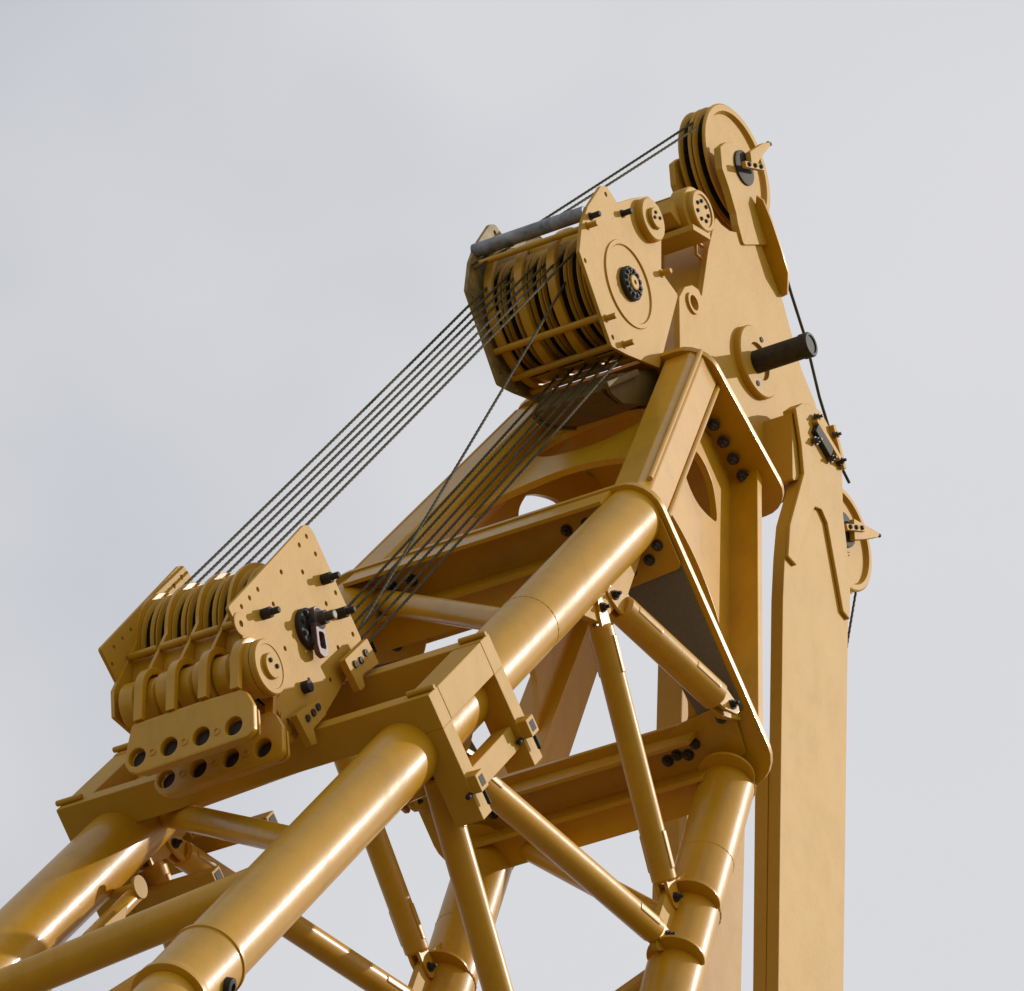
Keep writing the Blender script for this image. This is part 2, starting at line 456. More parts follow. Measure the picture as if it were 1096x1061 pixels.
# arched plates in the planes of the legs ------------------------------
def arch(a, b, near_in, lens, name, t=.035, push=0, foot=.0, inner=None):
    """a,b: leg foot and top (near side). near_in: image points of the inner edge foot->crown"""
    d = V((0, b.y-a.y, b.z-a.z)).normalized(); nn = X.cross(d).normalized()
    o = V((0, a.y, a.z)); M = frame(o+nn*push, X, d)
    def loc(px, py):
        q = onplane(px, py, o, nn)-o; return (q.x, q.dot(d))
    Ls = (V((0, b.y, b.z))-o).length
    ins = [loc(*p) for p in near_in]
    outl = [(a.x+.02, foot), (b.x+.02, Ls)]
    loop = [(a.x+.02, foot), (b.x+.04, Ls+.02), (-b.x-.04, Ls+.02), (-a.x-.02, foot)]
    ins = inner if inner else [q for q in ins if q[0] > .10]+[(0, [q for q in ins if q[0] > .10][-1][1]+.10)]
    crown = ins[-1]
    side = ins[:-1]
    loop = [(a.x+.02, foot), (b.x+.04, Ls+.02), (-b.x-.04, Ls+.02), (-a.x-.02, foot)]+[(-p[0], p[1]) for p in side]+[crown]+list(reversed(side))
    loop = loop[:4]+spline(loop[4:])
    loops = [loop]
    for lens1 in lens:
        if isinstance(lens1[0], str): loops.append(circ(lens1[1], lens1[2], 40, lens1[3])); continue
        lp = [loc(*p) for p in lens1]
        print('lens', lp)
        lp = [(max(.05, p[0]), p[1]) for p in lp]
        lp = roundp(lp, .25, 4)
        loops.append(lp); loops.append([(-p[0], p[1]) for p in lp])
    m = MB(); plate(m, M, loops, t); ob = m.build(name, YEL, head)
    print(name, 'len', round(Ls, 2), 'inner', [tuple(round(v, 2) for v in q) for q in ins])
    return M, Ls
arch(BF(W, 0, 0), P0, [(470, 572), (541, 537), (595, 513), (640, 500), (680, 494)],
     [('e', (0, 2.12), .46, .27)], 'rear_arch_plate', .05, inner=[(.98, .1), (.97, .7), (.86, 1.08), (.45, 1.38), (0, 1.50)])
# side webs between rear leg and front column, arched below, with a slot
sn = (Q0-P0).cross(E0-P0).normalized(); so_ = P0.copy()
if sn.x < 0: sn = -sn
sv = (E0-P0).normalized(); SM = frame(so_, sn.cross(sv), -sv) if False else None
su = (Q0-P0).normalized(); SM = frame(so_, su, sn.cross(su)); sw = SM.col[1].to_3d(); sN = SM.col[2].to_3d()
def sloc(px, py): q = onplane(px, py, so_, sn)-so_; return (q.dot(su), q.dot(sw))
web = [(718, 430), (742, 440), (770, 470), (798, 516), (804, 600), (806, 770), (796, 772), (786, 722), (775, 664), (757, 612), (736, 568), (713, 531), (695, 515), (690, 500)]
slot = [(737, 474), (744, 476), (756, 488), (768, 515), (773, 553), (766, 552), (752, 536), (741, 512), (736, 488)]
wl = [sloc(*p) for p in web]; webl = wl[:6]+spline(wl[6:])
sl = [sloc(*p) for p in slot]; slotl = spline(sl+[sl[0]])[:-1]
Mr = Matrix.Diagonal((-1, 1, 1, 1))
for sg in (1, -1):
    m = MB(); bm = plate_bm([webl, slotl], .05); M_ = Matrix.Translation(-sN*.04) @ SM
    m.add(bm, M_ if sg > 0 else Mr @ M_); m.build('side_web', YEL, head)

# top diaphragm joining the four leg tops -------------------------------
pq = V((0, Q0.y-P0.y, Q0.z-P0.z)); pl = pq.length; pq.normalize()
ld = (P0-E0); ld.x = 0; ld.normalize()
TM = frame(V((0, P0.y, P0.z))+ld*.03, X, pq)
m = MB(); plate(m, TM, [hull([(.58, pl+.12), (-.58, pl+.12), (-.60, 0), (.60, 0)], .23)], .05)
td = m.build('top_diaphragm', YEL, head)
tn = X.cross(pq); tn = tn if tn.dot(FW) < 0 else -tn
bolts_on([V((.60, P0.y, P0.z))+pq*(pl*f)+tn*.06 for f in (.28, .45, .62, .79, .96)], tn, .034, td)

# saddle on top of the peak that carries the upper block
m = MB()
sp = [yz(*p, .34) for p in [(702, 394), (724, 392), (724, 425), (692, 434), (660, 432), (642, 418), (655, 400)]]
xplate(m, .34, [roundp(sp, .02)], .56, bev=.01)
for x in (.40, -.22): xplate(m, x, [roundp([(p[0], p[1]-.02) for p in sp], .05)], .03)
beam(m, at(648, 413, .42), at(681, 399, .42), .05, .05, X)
m.build('peak_saddle', paint('shaded_yellow_paint', (.17, .10, .014), .6, .0, .3, .5), head)  # yellow darkened to carry the shade under the block, plus grime specks

# slim pipe with an oval end plate under the far upper chord -----------
m = MB(); pa = at(150, 952, -.80); pb = pa-cd*2.6
tube(m, pb, pa, .055, 24); m.build('side_pipe', YEL, head)
m = MB(); p = at(148, 950, -.75)
lathe(m, p-X*.2, p, [(0, .035), (.20, .035), (.20, .075), (.22, .075)], 32); m.build('stub_axle', YPL, head)
m = MB(); xplate(m, -.70, [[yz(*q, -.7) for q in [(112, 990), (138, 966), (133, 988), (120, 1008)]]], .02); m.build('fin_plate', YPL, head)
print('STEP head')

# ================================================================== boom section below the coupling
boom = empty('lattice_boom', V((0, E0.y, 0)))
tag(boom, 'ochre yellow lattice boom section of round chords below the bolted coupling at the lower left', 'crane boom')
kb = BF(0, S_N-.5, 0)
Lg = kb.z/cd.z
for sg in (1, -1):
    m = MB(); tube(m, BF(W*sg, S_N-.46, 0), BF(W*sg, S_N-.46-Lg+.6, 0), .195, 64); m.build('chord', YEL, boom)
kn = DN+TN*(TL-.02)
for sg in (1, -1):
    a = V((abs(kn.x)*sg, kn.y, kn.z)); m = MB(); tube(m, a, a-cd*(a.z/cd.z-.1), .185, 48); m.build('chord', YEL, boom)
s = S_N-1.2
for i in range(7):
    brace(BF(-W, s, 0), BF(W, s-1.6, 0), .08, 'lacing_tube', False, boom)
    brace(BF(W, s-1.6, 0), BF(-W, s-3.2, 0), .08, 'lacing_tube', False, boom); s -= 3.2

# ================================================================== jib mast
XM = .50
mast = empty('jib_mast', V((0, 3.2, 0)))
tag(mast, 'tall tan yellow mast of twin plate legs with two rope sheaves and dark pin', 'crane mast')
G = [(850, 437), (857, 432), (866, 433), (877, 441), (893, 470), (900, 497), (901, 552), (909, 617), (908, 664), (903, 1061)]
Gy = [yz(*p, XM) for p in G]
bl, br = yz(833, 1061, XM), yz(903, 1061, XM)
dn = (V((bl[0], bl[1]))-V(yz(839, 640, XM)[:2])).normalized()
ext = lambda p: (p[0]+dn.x*(p[1]/abs(dn.y)), .02)
outl = Gy+[ext(br), ext(bl), bl]+[yz(*p, XM) for p in [(838, 640), (840, 595), (843, 560), (858, 507), (856, 475)]]
for x1 in (XM, -.34):
    m = MB(); xplate(m, x1, [outl], .10 if x1 > 0 else .205, bev=.008); m.build('side_leg', YPL, mast)
lt, rt_ = yz(835, 800, XM), yz(905, 800, XM)
m = MB(); xplate(m, XM-.103, [[lt, rt_, br, ext(br), ext(bl), bl]], .102, bev=.006); m.build('leg_box', YPL, mast)
# doubler on the near face with its zigzag lower edge
dbl = [yz(*p, XM+.016) for p in [(850, 437), (857, 432), (866, 433), (877, 441), (893, 470), (900, 497), (901, 552), (909, 617), (908, 664), (901, 655), (893, 610), (884, 560), (878, 546), (871, 543), (865, 555), (851, 606), (842, 596), (844, 562), (859, 507), (856, 475)]]
m = MB(); xplate(m, XM+.030, [roundp(dbl, .012, 3)], .03, bev=.01); m.build('doubler_plate', YPL, mast)
# knob block on the leg's upper left edge
m = MB(); kp = [yz(*p, XM) for p in [(849, 441), (862, 441), (862, 512), (850, 514)]]
xplate(m, XM-.012, [roundp(kp, .02)], .25); m.build('knob_block', YPL, mast)
# closing webs between the legs (facing the boom), with a slot
for z0, z1 in ((0.2, 5), (7, 12), (14, 19)):
    y = bl[0]+.1
    m = MB(); beam(m, (-.3, y, z0), (-.3+.6, y, z0+.001) if False else (.29, y, z0), .12, .3, V((0, 0, 1))); m.build('cross_tie', YPL, mast)

# head plates -----------------------------------------------------------
XH = .25
H = [(727, 318), (733, 307), (741, 305), (748, 310), (751, 318), (758, 268), (766, 232), (772, 240), (781, 247), (791, 249), (801, 242), (809, 236), (817, 268), (824, 286), (829, 300), (838, 322), (846, 352), (858, 395), (873, 432), (880, 470), (866, 520), (835, 540), (800, 520), (770, 440), (728, 392)]
Hl = roundp([yz(*p, XH) for p in H], .03, 3)
for x1, nm in ((XH, 'head_plate'), (-XH+.05, 'head_plate')):
    m = MB(); xplate(m, x1, [Hl, circ(yz(741, 325, XH), .058, 28)], .05, bev=.006); m.build(nm, YPL, mast)
# lug ring round the eye
m = MB(); ey = at(741, 325, XH); lathe(m, ey-X*.05, ey+X, [(0, .060), (.068, .060), (.068, .085), (.05, .085)], 36, cap=False); m.build('eye_ring', YPL, mast)
# web closing the head towards the boom
wa, wb = at(766, 236, XH), at(751, 320, XH); wc = at(728, 392, XH)
m = MB()
for a, b in ((wa, wb), (wb, wc)):
    aa = V((0, a.y, a.z)); bb = V((0, b.y, b.z)); dd = (bb-aa)
    M = frame((aa+bb)/2+V((0, .04, 0)), X, dd)
    box(m, M, 2*XH-.104, dd.length+.02, .03, .004)
m.build('head_web', YEL, mast)
m = MB()                                                  # little step bracket on the web
p = at(752, 262, .2)
pipe(m, [p+V((0, 0, -.02)), p+V((0, -.10, -.02)), p+V((0, -.10, -.14)), p+V((0, 0, -.14))], .014); m.build('step_bracket', YEL, mast)
# arm plate carrying the upper sheave, with two V cut outs
XA = .27
arm = [(771, 157), (777, 152), (784, 152), (792, 158), (799, 165), (806, 180), (810, 196), (812, 210), (816, 238), (822, 262), (806, 262), (796, 262), (790, 240), (788, 228), (780, 200), (773, 180)]
m = MB(); ap = [yz(*p, XA) for p in arm]
xplate(m, XA, [roundp(ap, .03, 3)], .06, bev=.006)
xplate(m, XH+.006, [roundp([yz(*p, XH) for p in [(789, 244), (791, 210), (794, 208), (806, 235), (803, 244)]], .01)], .05)
m.build('sheave_arm', YPL, mast)
m = MB(); xplate(m, -.13, [roundp([(p[0]+.0, p[1]) for p in ap], .03, 3)], .05); m.build('sheave_arm', YPL, mast)
# outer flange plate seen from its shaded side, square to the head plate
fa, fb = at(811, 232, XH), at(843, 335, XH); fd = (fb-fa); fd.x = 0; fd.normalize()
fn = X.cross(fd).normalized(); FM = frame(fa, X, fd)
def floc(px, py): q = onplane(px, py, fa, fn)-fa; return (q.x, q.dot(fd))
m = MB(); plate(m, FM, [[floc(*p) for p in [(811, 209), (818, 214), (828, 238), (838, 268), (845, 292), (844, 315), (838, 318), (828, 300), (816, 262), (809, 235)]]], .03); m.build('edge_flange', YEL, mast)
m = MB(); xplate(m, XH+.016, [[yz(*p, XH) for p in [(816, 234), (818, 234), (829, 280), (827, 282)]]], .06); m.build('edge_strip', YPL, mast)
# main pin
pc = at(806, 389, XH)
m = MB(); lathe(m, pc, pc+X, [(.0, .285), (.045, .285), (.055, .275), (.055, .15), (.03, .148), (.03, .09)], 72)
for a in (75, 195, 315):
    pass
mr = m.build('pin_flange', YPL, mast)
for a in (1.9, 5.0):
    k = MB(); q = pc+V((.05, -cos(a)*.22*.5, sin(a)*.22)); lathe(k, q, q+X, [(0, .022), (.012, .022), (.012, .0)], 20); k.build('bolt', BLK, mr)
m = MB(); lathe(m, pc, pc+X, [(0, .088), (.42, .088), (.425, .096), (.49, .096), (.50, .088), (.50, .07), (.49, .068), (.49, 0)], 56)
pn = m.build('pivot_pin', PIN, mast)
m = MB(); tube(m, V((-.4, pc.y, pc.z)), V((.24, pc.y, pc.z)), .15, 40); m.build('pin_tube', YEL, mast)

# rope sheaves -------------------------------------------------------------
def sheave_bm(m, c, R, w, hub=.35, groove=1, x1=None, spokes=False):
    """grooved wheel; c = centre of its +X face, body towards -X"""
    c = V(c); a = c-X*w
    g = .075*R/.46
    for side in (1,):
        pass
    rim = R*.88
    prof = [(0, R*.30), (0, R*.34), (w*.28, R*.36), (w*.28, rim*.96), (0.0, rim*1.0), (0, R-.012), (.010, R), (w*.16, R)]
    mats = [YPL]*7
    n = groove
    x0 = w*.20; step = (w*.80-x0)/n
    for i in range(n):
        b = x0+step*i
        prof += [(b+step*.13, R-g*.45), (b+step*.30, R-g*1.2), (b+step*.5, R-g*1.4), (b+step*.70, R-g*1.2), (b+step*.87, R-g*.45), (b+step, R)]
        mats += [YPL, GRS, GRS, GRS, GRS, YPL]
        if i < n-1: prof += [(b+step+.001, R)]; mats += [YPL]
    prof += [(w-.010, R), (w, R-.012), (w, rim), (w*.72, rim*.96), (w*.72, R*.36), (w, R*.34), (w, R*.30)]
    mats += [YPL]*7
    lathe(m, a, c, prof, 72, mats=mats[:len(prof)-1], cap=False)
    lathe(m, a, c, [(-.01, R*.30), (w+.01, R*.30), (w+.012, R*.26)], 40, mat=YPL)
sc1 = at(790, 178, .145)
for dx in (0, -.125):
    m = MB(); sheave_bm(m, sc1+X*dx, .50, .115); o = m.build('sheave', YPL, mast)
def retainer(c, parent, tippts):
    m = MB(); lathe(m, c-X*.04, c+X, [(0, .14), (.05, .14), (.055, .12), (.055, .0)], 40); h = m.build('hub_cap', BLK, parent)
    m = MB(); beam(m, c+V((.075, -.13, -.07)), c+V((.075, .15, .06)), .035, .05, V((0, 0, 1)), .006); r = m.build('retainer_bar', YPL, parent)
    for k in (-.1, 0, .1):
        b = MB(); bolt(b, c+V((.095, k*.9+.01, k*.42-.005)), X, .014, .015); b.build('bolt', PIN, r)
    xs_ = c.x+.07
    m = MB(); xplate(m, xs_, [roundp([yz(*p, xs_) for p in tippts[:-1]], .012)], .045, bev=.006); g = m.build('guide_arm', YPL, parent)
    q0 = at(*tippts[-1], xs_-.02); u = V((0, 1, .3)).normalized()
    k = MB(); lathe(k, q0, q0+u, [(-.02, .016), (.02, .016), (.025, .008)], 12); k.build('arm_tip', BLK, g)
hc = at(796, 180, XA+.004)
tp = at(822, 155, XA+.25)
retainer(hc, mast, [(803, 162), (817, 153), (824, 152), (825, 156), (814, 170), (809, 180), (805, 178), (823, 154)])
sc2 = at(904, 574, .23)
m = MB(); sheave_bm(m, sc2, .43, .12); m.build('sheave', YPL, mast)
m = MB(); pl2 = [yz(*p, .275) for p in [(860, 540), (898, 545), (905, 560), (905, 590), (896, 600), (865, 620)]]
xplate(m, .275, [roundp(pl2, .02)], .04); m.build('sheave_arm', YPL, mast)
hc2 = at(904, 567, .278)
tp2 = at(938, 573, .30)
retainer(hc2, mast, [(914, 555), (925, 561), (942, 571), (940, 575), (928, 577), (915, 578), (940, 573)])
# keeper assembly on the near leg's right edge
m = MB(); a = at(872, 450, XM+.05); b = at(897, 492, XM+.05)
beam(m, a, b, .05, .055, X, .008); kp_ = m.build('keeper_bar', YPL, mast)
m = MB(); beam(m, at(872, 458, XM+.05), at(888, 486, XM+.05), .10, .05, X, .01); m.build('rubber_pad', BLK, mast)
for q in ((874, 447), (873, 472), (894, 466), (889, 491), (899, 494)):
    k = MB(); bolt(k, at(*q, XM+.055), X, .024, .03, stub=.02); k.build('bolt', BOLT if q[0] != 899 else BLK, kp_)
m = MB(); p = at(893, 480, XM+.02); box(m, frame(p, (0, 1, -2.0), (0, 2, 1)), .34, .05, .10, .01); m.build('keeper_bracket', YPL, mast)

# ================================================================== hoist motor on the mast head
mo = at(752, 226, .34)
mot = empty('hoist_motor', mo)
tag(mot, 'round flanged tan hoist motor housing between the upper sheave block and the big top sheave', 'motor')
m = MB()
lathe(m, mo-X*.62, mo, [(0, .12), (.02, .15), (.10, .15), (.12, .19), (.20, .19), (.22, .165), (.44, .17), (.46, .205), (.57, .205), (.58, .195)], 56)
for a in range(0, 360, 45):
    q = mo-X*.31; r = radians(a)
    box(m, frame(q+V((0, cos(r)*.155, sin(r)*.155)), X, (0, -sin(r), cos(r))), .26, .03, .045, .005)
m.build('housing', YPL, mot)
m = MB(); lathe(m, mo-X*.05, mo+X, [(0, .165), (.05, .165), (.06, .155), (.06, .13), (.05, .128), (.05, 0)], 56); fm = m.build('end_flange', YPL, mot)
for k in range(7):
    a = 2*pi*k/7; b = MB(); bolt(b, mo+V((0, cos(a)*.08, sin(a)*.08)), X, .012, .014); b.build('bolt', PIN, fm)
m = MB(); p = mo+V((-.25, -.20, -.10)); box(m, frame(p, X, (0, .3, 1)), .30, .13, .16, .02); m.build('gear_cover', YPL, mot)
m = MB(); p = mo+V((-.18, -.05, -.22)); box(m, frame(p, X, (0, 1, .2)), .40, .26, .05, .01); m.build('mounting_foot', YPL, mot)

# ================================================================== upper sheave block
XU = .48
hu = at(673, 304.5, XU)
ub = empty('upper_sheave_block', hu-X*XU)
ub.name = 'sheave_block'
tag(ub, 'caged upper rope sheave block at the boom peak with a grey rod along its top', 'sheave block')
UPo = [(643, 199), (649, 199), (661, 217), (677, 212), (694, 210), (706, 222), (708, 248), (708, 291), (726, 316), (706, 394), (672, 380), (655, 371), (620, 269), (623, 239), (629, 221)]
ulp = roundp([yz(*p, XU) for p in UPo], [.05]*2+[.03]*13, 4)
uh = [(648.5, 208), (626.5, 279), (656, 361)]
m = MB(); xplate(m, XU, [ulp]+[circ(yz(*h, XU), .018, 16) for h in uh], .03, bev=.005); up = m.build('end_plate', YPL, ub)
# raised ring boss with recess
m = MB(); lathe(m, hu, hu+X, [(0, .335), (.012, .33), (.012, .30), (-.0, .292)], 80, cap=False)
m.build('boss_ring', YPL, ub)
m = MB(); lathe(m, hu, hu+X, [(0, .13), (.03, .13), (.04, .12), (.04, .07), (.02, .068), (.02, 0)], 48)
hb = m.build('hub_bearing', BLK, ub)
for k in range(12):
    a = 2*pi*k/12; b = MB(); bolt(b, hu+V((.038, cos(a)*.095, sin(a)*.095)), X, .016, .016); b.build('bolt', BLK, hb)
m = MB(); lathe(m, hu, hu+X, [(0, .058), (.05, .058), (.055, .05), (.055, .018), (.03, .018), (.03, 0)], 32); m.build('axle_end', YPL, hb)
bc = at(692, 237, XU)
m = MB(); lathe(m, bc, bc+X, [(0, .165), (.05, .165), (.06, .155), (.06, .085), (.05, .083), (.05, .08), (.085, .08), (.09, .075), (.09, 0)], 56); bo = m.build('end_boss', YPL, ub)
for a in (.4, 2.2, 3.6): k = MB(); bolt(k, bc+V((.09, cos(a)*.04, sin(a)*.04)), X, .010, .012); k.build('bolt', PIN, bo)
for q in ((632, 232), (629, 242), (666, 229), (708, 293), (649, 341), (668, 369)):
    k = MB(); p = at(*q, XU); lathe(k, p-X*.01, p+X, [(0, .03), (.02, .03), (.02, .022), (.085, .022), (.09, .018)], 18); k.build('stud', BLK if q[1] < 240 else YPL, up)
# far plate mirrored, its yellow darkened to olive in place of the block's shade
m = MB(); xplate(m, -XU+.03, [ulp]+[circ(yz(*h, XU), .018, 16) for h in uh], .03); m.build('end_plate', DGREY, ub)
NS = 8; xs = [-.44+.88*(i+.5)/NS for i in range(NS)]
RU = .43
c_u = V((0, hu.y, hu.z))
for x in xs:
    m = MB(); sheave_bm(m, c_u+X*(x+.05), RU, .10); m.build('sheave', YPL, ub)
m = MB(); tube(m, c_u-X*.45, c_u+X*.45, .07, 24); m.build('axle', PIN, ub)
# curved drip tray closing the underside of the block
m = MB(); A = [radians(278+62*k/20) for k in range(21)]
xplate(m, .44, [[(c_u.y+cos(a)*.485, c_u.z+sin(a)*.485) for a in A]+[(c_u.y+cos(a)*.47, c_u.z+sin(a)*.47) for a in reversed(A)]], .88, bev=.002); m.build('drip_tray', YEL, ub)
# cage: curved guard bars + rails
RG = .50
def cage(x, w, a0, a1, name='guard_bar', R=RG):
    m = MB(); pts = []
    A = [radians(a0+(a1-a0)*k/40) for k in range(41)]
    o1 = [(c_u.y+cos(a)*(R+.022), c_u.z+sin(a)*(R+.022)) for a in A]; i1 = [(c_u.y+cos(a)*(R-.022), c_u.z+sin(a)*(R-.022)) for a in reversed(A)]
    xplate(m, x+w/2, [o1+i1], w, bev=.012); return m.build(name, YEL, ub)
for x in (-.38, -.13, .14): cage(x, .07, 118, 316)
for a, r in ((234, .022), (262, .022), (290, .02)):
    q = c_u+V((0, cos(radians(a)), sin(radians(a))))*(RG+.03)
    m = MB(); tube(m, q-X*.45, q+X*.45, r*1.2, 20); m.build('guard_rail', YEL, ub)
p1 = at(627, 243, XU); m = MB(); tube(m, V((-.47, p1.y, p1.z)), V((.46, p1.y, p1.z)), .022, 20); m.build('guard_rail', YEL, ub)
p1 = at(629, 227, XU); m = MB(); tube(m, V((-.47, p1.y, p1.z)), V((.46, p1.y, p1.z)), .052, 28); m.build('tie_rod', GALV, ub)
p1 = at(690, 236, XU); m = MB(); tube(m, V((-.44, p1.y, p1.z)), V((.46, p1.y, p1.z)), .09, 28); m.build('cross_shaft', YPL, ub)
# underside tray

# ================================================================== guard frame straddling the chords
XF = 1.40
gf = empty('portal_frame', BF(0, st(455, 740, XF)[0], st(455, 740, XF)[1]))
tag(gf, 'yellow square tube portal frame straddling the boom chords and carrying the lower sheave block', 'support frame')
sA, tA = st(460, 744, XF); sB, tB = st(514, 684, XF)
tt = (tA+tB)/2+.0; SA = sA+.06; SB = sB+.06
hb_, wb_ = .235, .15
def fbeam(a, b, w, h, up, name):
    m = MB(); beam(m, a, b, w, h, up, .012); return m.build(name, YPL, gf)
tc = tt+hb_/2
for s_ in (SA, SB): fbeam(BF(-XF, s_, tc), BF(XF-.0, s_, tc), wb_, hb_, nd, 'cross_beam')
for sg in (1, -1):
    fbeam(BF((XF-.105)*sg, SA+wb_/2+.002, tc), BF((XF-.105)*sg, SB-wb_/2-.002, tc), .21, hb_-.006, nd, 'side_rail')
    for s_, tl in ((SA, .87), (SB, .88)):
        fbeam(BF((XF-.105)*sg, s_, tc+hb_/2-.004), BF((XF-.105)*sg, s_, tt+tl), .206, wb_-.004, cd, 'leg')
    fbeam(BF((XF-.105)*sg, SA+wb_/2, tt+.66), BF((XF-.105)*sg, SB-wb_/2, tt+.66), .12, .16, nd, 'leg_tie')
    for s_ in (SA, SB):
        x0 = (XF-.02) if sg > 0 else -XF+.2
        m = MB(); q = BF(x0, s_, tt+.64)
        box(m, frame(q, X, nd), .16, .12, .12, .01); o = m.build('pin_socket', YPL, gf)
        k = MB(); box(k, frame(q+X*.076, X, nd), .012, .07, .07, .004); tube(k, q-cd*.12+nd*.05, q+cd*.12+nd*.05, .018, 12); tube(k, q+X*.06+nd*.02, q+X*.06+nd*.16, .013, 12); k.build('locking_pin', BLK, o)
        m = MB(); q = BF((XF-.08)*sg, s_, tt-.018); tube(m, q-X*.10, q+X*.10, .02, 16); m.build('lifting_eye', YPL, gf)
# far inner square tubes with open ends
for s_ in (SA, SB):
    m = MB(); beam(m, BF(-1.45, s_, tt+.75), BF(-.55, s_, tt+.75), .12, .12, nd, .01); o = m.build('inner_tie', YPL, gf)
    k = MB(); box(k, frame(BF(-.552, s_, tt+.75), X, nd), .012, .08, .08, .002); k.build('open_end', BLK, o)

# ================================================================== lower sheave block
XL = .49
hl = at(328, 674, XL)
lb = empty('sheave_block', V((0, hl.y, hl.z)))
tag(lb, 'lower rope sheave block on the portal frame with pierced tan side plates and black hub', 'sheave block')
LPo = [(325, 562), (330, 562), (336, 570), (387, 684), (375, 719), (350, 762), (332, 768), (312.6, 797), (294, 753), (303, 738), (266, 694), (244, 650)]
llp = roundp([yz(*p, XL) for p in LPo], .025, 4)
k_ = 5.584
hs = [(548, 135), (505, 187), (602, 240), (525, 348), (397, 348), (257, 452), (208, 503), (160, 555), (350, 540), (666, 537), (722, 472), (825, 720), (737, 800), (420, 805), (563, 993), (692, 993), (150, 658)]
hs = [(230+a/k_, 550+b/k_) for a, b in hs]
m = MB(); xplate(m, XL, [llp]+[circ(yz(*h, XL), .016, 16) for h in hs], .026); nlp = m.build('side_plate', YPL, lb)
m = MB(); xplate(m, -XL+.026, [llp]+[circ(yz(*h, XL), .016, 16) for h in hs], .026); m.build('side_plate', YPL, lb)
m = MB(); q = at(257, 668, XL); lathe(m, q, q+X, [(0, .075), (.006, .075), (.008, .065), (.008, .022)], 32, cap=False); m.build('washer_ring', YPL, nlp)
m = MB(); q = at(307, 773, XL); lathe(m, q, q+X, [(0, .075), (.006, .075), (.008, .065), (.008, .022)], 32, cap=False); m.build('washer_ring', YPL, nlp)
for bx, by in ((645, 395), (285, 603), (738, 600)):
    q = at(230+bx/k_, 550+by/k_, XL); m = MB()
    lathe(m, q, q+X, [(0, .036), (.065, .036), (.07, .022), (.12, .022), (.125, .017)], 20); m.build('stud', BLK, nlp)
q = at(232+520/k_, 550+1040/k_, XL); m = MB(); lathe(m, q, q+X, [(0, .04), (.05, .04), (.055, .03)], 20); m.build('stud', BLK, nlp)
m = MB(); lathe(m, hl, hl+X, [(0, .135), (.03, .135), (.04, .125), (.04, .08), (.02, .08), (.02, 0)], 48); hub = m.build('hub_bearing', BLK, lb)
for k in range(8):
    a = 2*pi*k/8; b = MB(); bolt(b, hl+V((.045, cos(a)*.105, sin(a)*.105)), X, .014, .014); b.build('bolt', BLK, hub)
m = MB(); a = hl+V((.08, .02, .08)); b = hl+V((.08, .09, -.16)); dd = (b-a).normalized()
op = [(-.06, -.05), (-.07, 0), (-.06, .05), (.20, .065), (.25, .05), (.27, 0), (.25, -.05), (.20, -.065)]
plate(m, frame(a, dd, X.cross(dd)), [roundp(op, .03), roundp([(.10, -.03), (.10, .03), (.21, .035), (.21, -.035)], .02)], .04); m.build('crank_lever', MAR, hub)
m = MB(); lathe(m, hl+V((.02, .03, .07)), hl+V((1, .03, .07)), [(0, .075), (.06, .07), (.07, .045), (.11, .045), (.115, .03), (.17, .03), (.175, .02)], 24); m.build('grease_fitting', BOLT, hub)
c_l = V((0, hl.y, hl.z)); RL = .47
xsl = [-.40, -.29, -.06, .05, .28, .39]
xsl = [-.405, -.29, -.17, -.055, .065, .18, .30, .415]
for x in xsl:
    m = MB(); sheave_bm(m, c_l+X*(x+.05), RL, .10); m.build('sheave', YPL, lb)
m = MB(); tube(m, c_l-X*.46, c_l+X*.46, .08, 24); m.build('axle', PIN, lb)
ro = at(284, 715, .60); rc = V((0, ro.y, ro.z))
# divider plates between sheave pairs, tapering down to the roller shaft
def divider(x):
    A = [radians(a) for a in range(60, 190, 6)]
    rel = (rc-c_l); 
    arc = [(c_l.y+cos(a)*.505, c_l.z+sin(a)*.505) for a in A]
    pts = [(c_l.y+.3, c_l.z-.1)]+arc+[(rc.y-.12, rc.z+.10), (rc.y-.10, rc.z-.08), (rc.y+.12, rc.z-.1), (rc.y+.2, rc.z+.1)]
    m = MB(); xplate(m, x+.014, [pts], .028); m.build('divider_plate', YEL, lb)
for x in (-.465, -.23, .005, .24): divider(x)
# rail and closing sheet across the dividers
qa = at(80+505/3.224, 550+395/3.224, .24)
for a, b in ((-.45, -.245), (-.215, -.01), (.02, .225), (.255, .46)):
    m = MB(); q = V((0, qa.y, qa.z)); tube(m, q+X*a, q+X*b, .026, 16)
    e = rc+V((0, .06, .12)); dd = q+V((0, .06, 0))-e
    M = frame((q+V((0, .06, 0))+e)/2+X*(a+b)/2, X, dd); box(m, M, b-a, dd.length, .02, .003)
    m.build('guard_rail', YEL, lb)
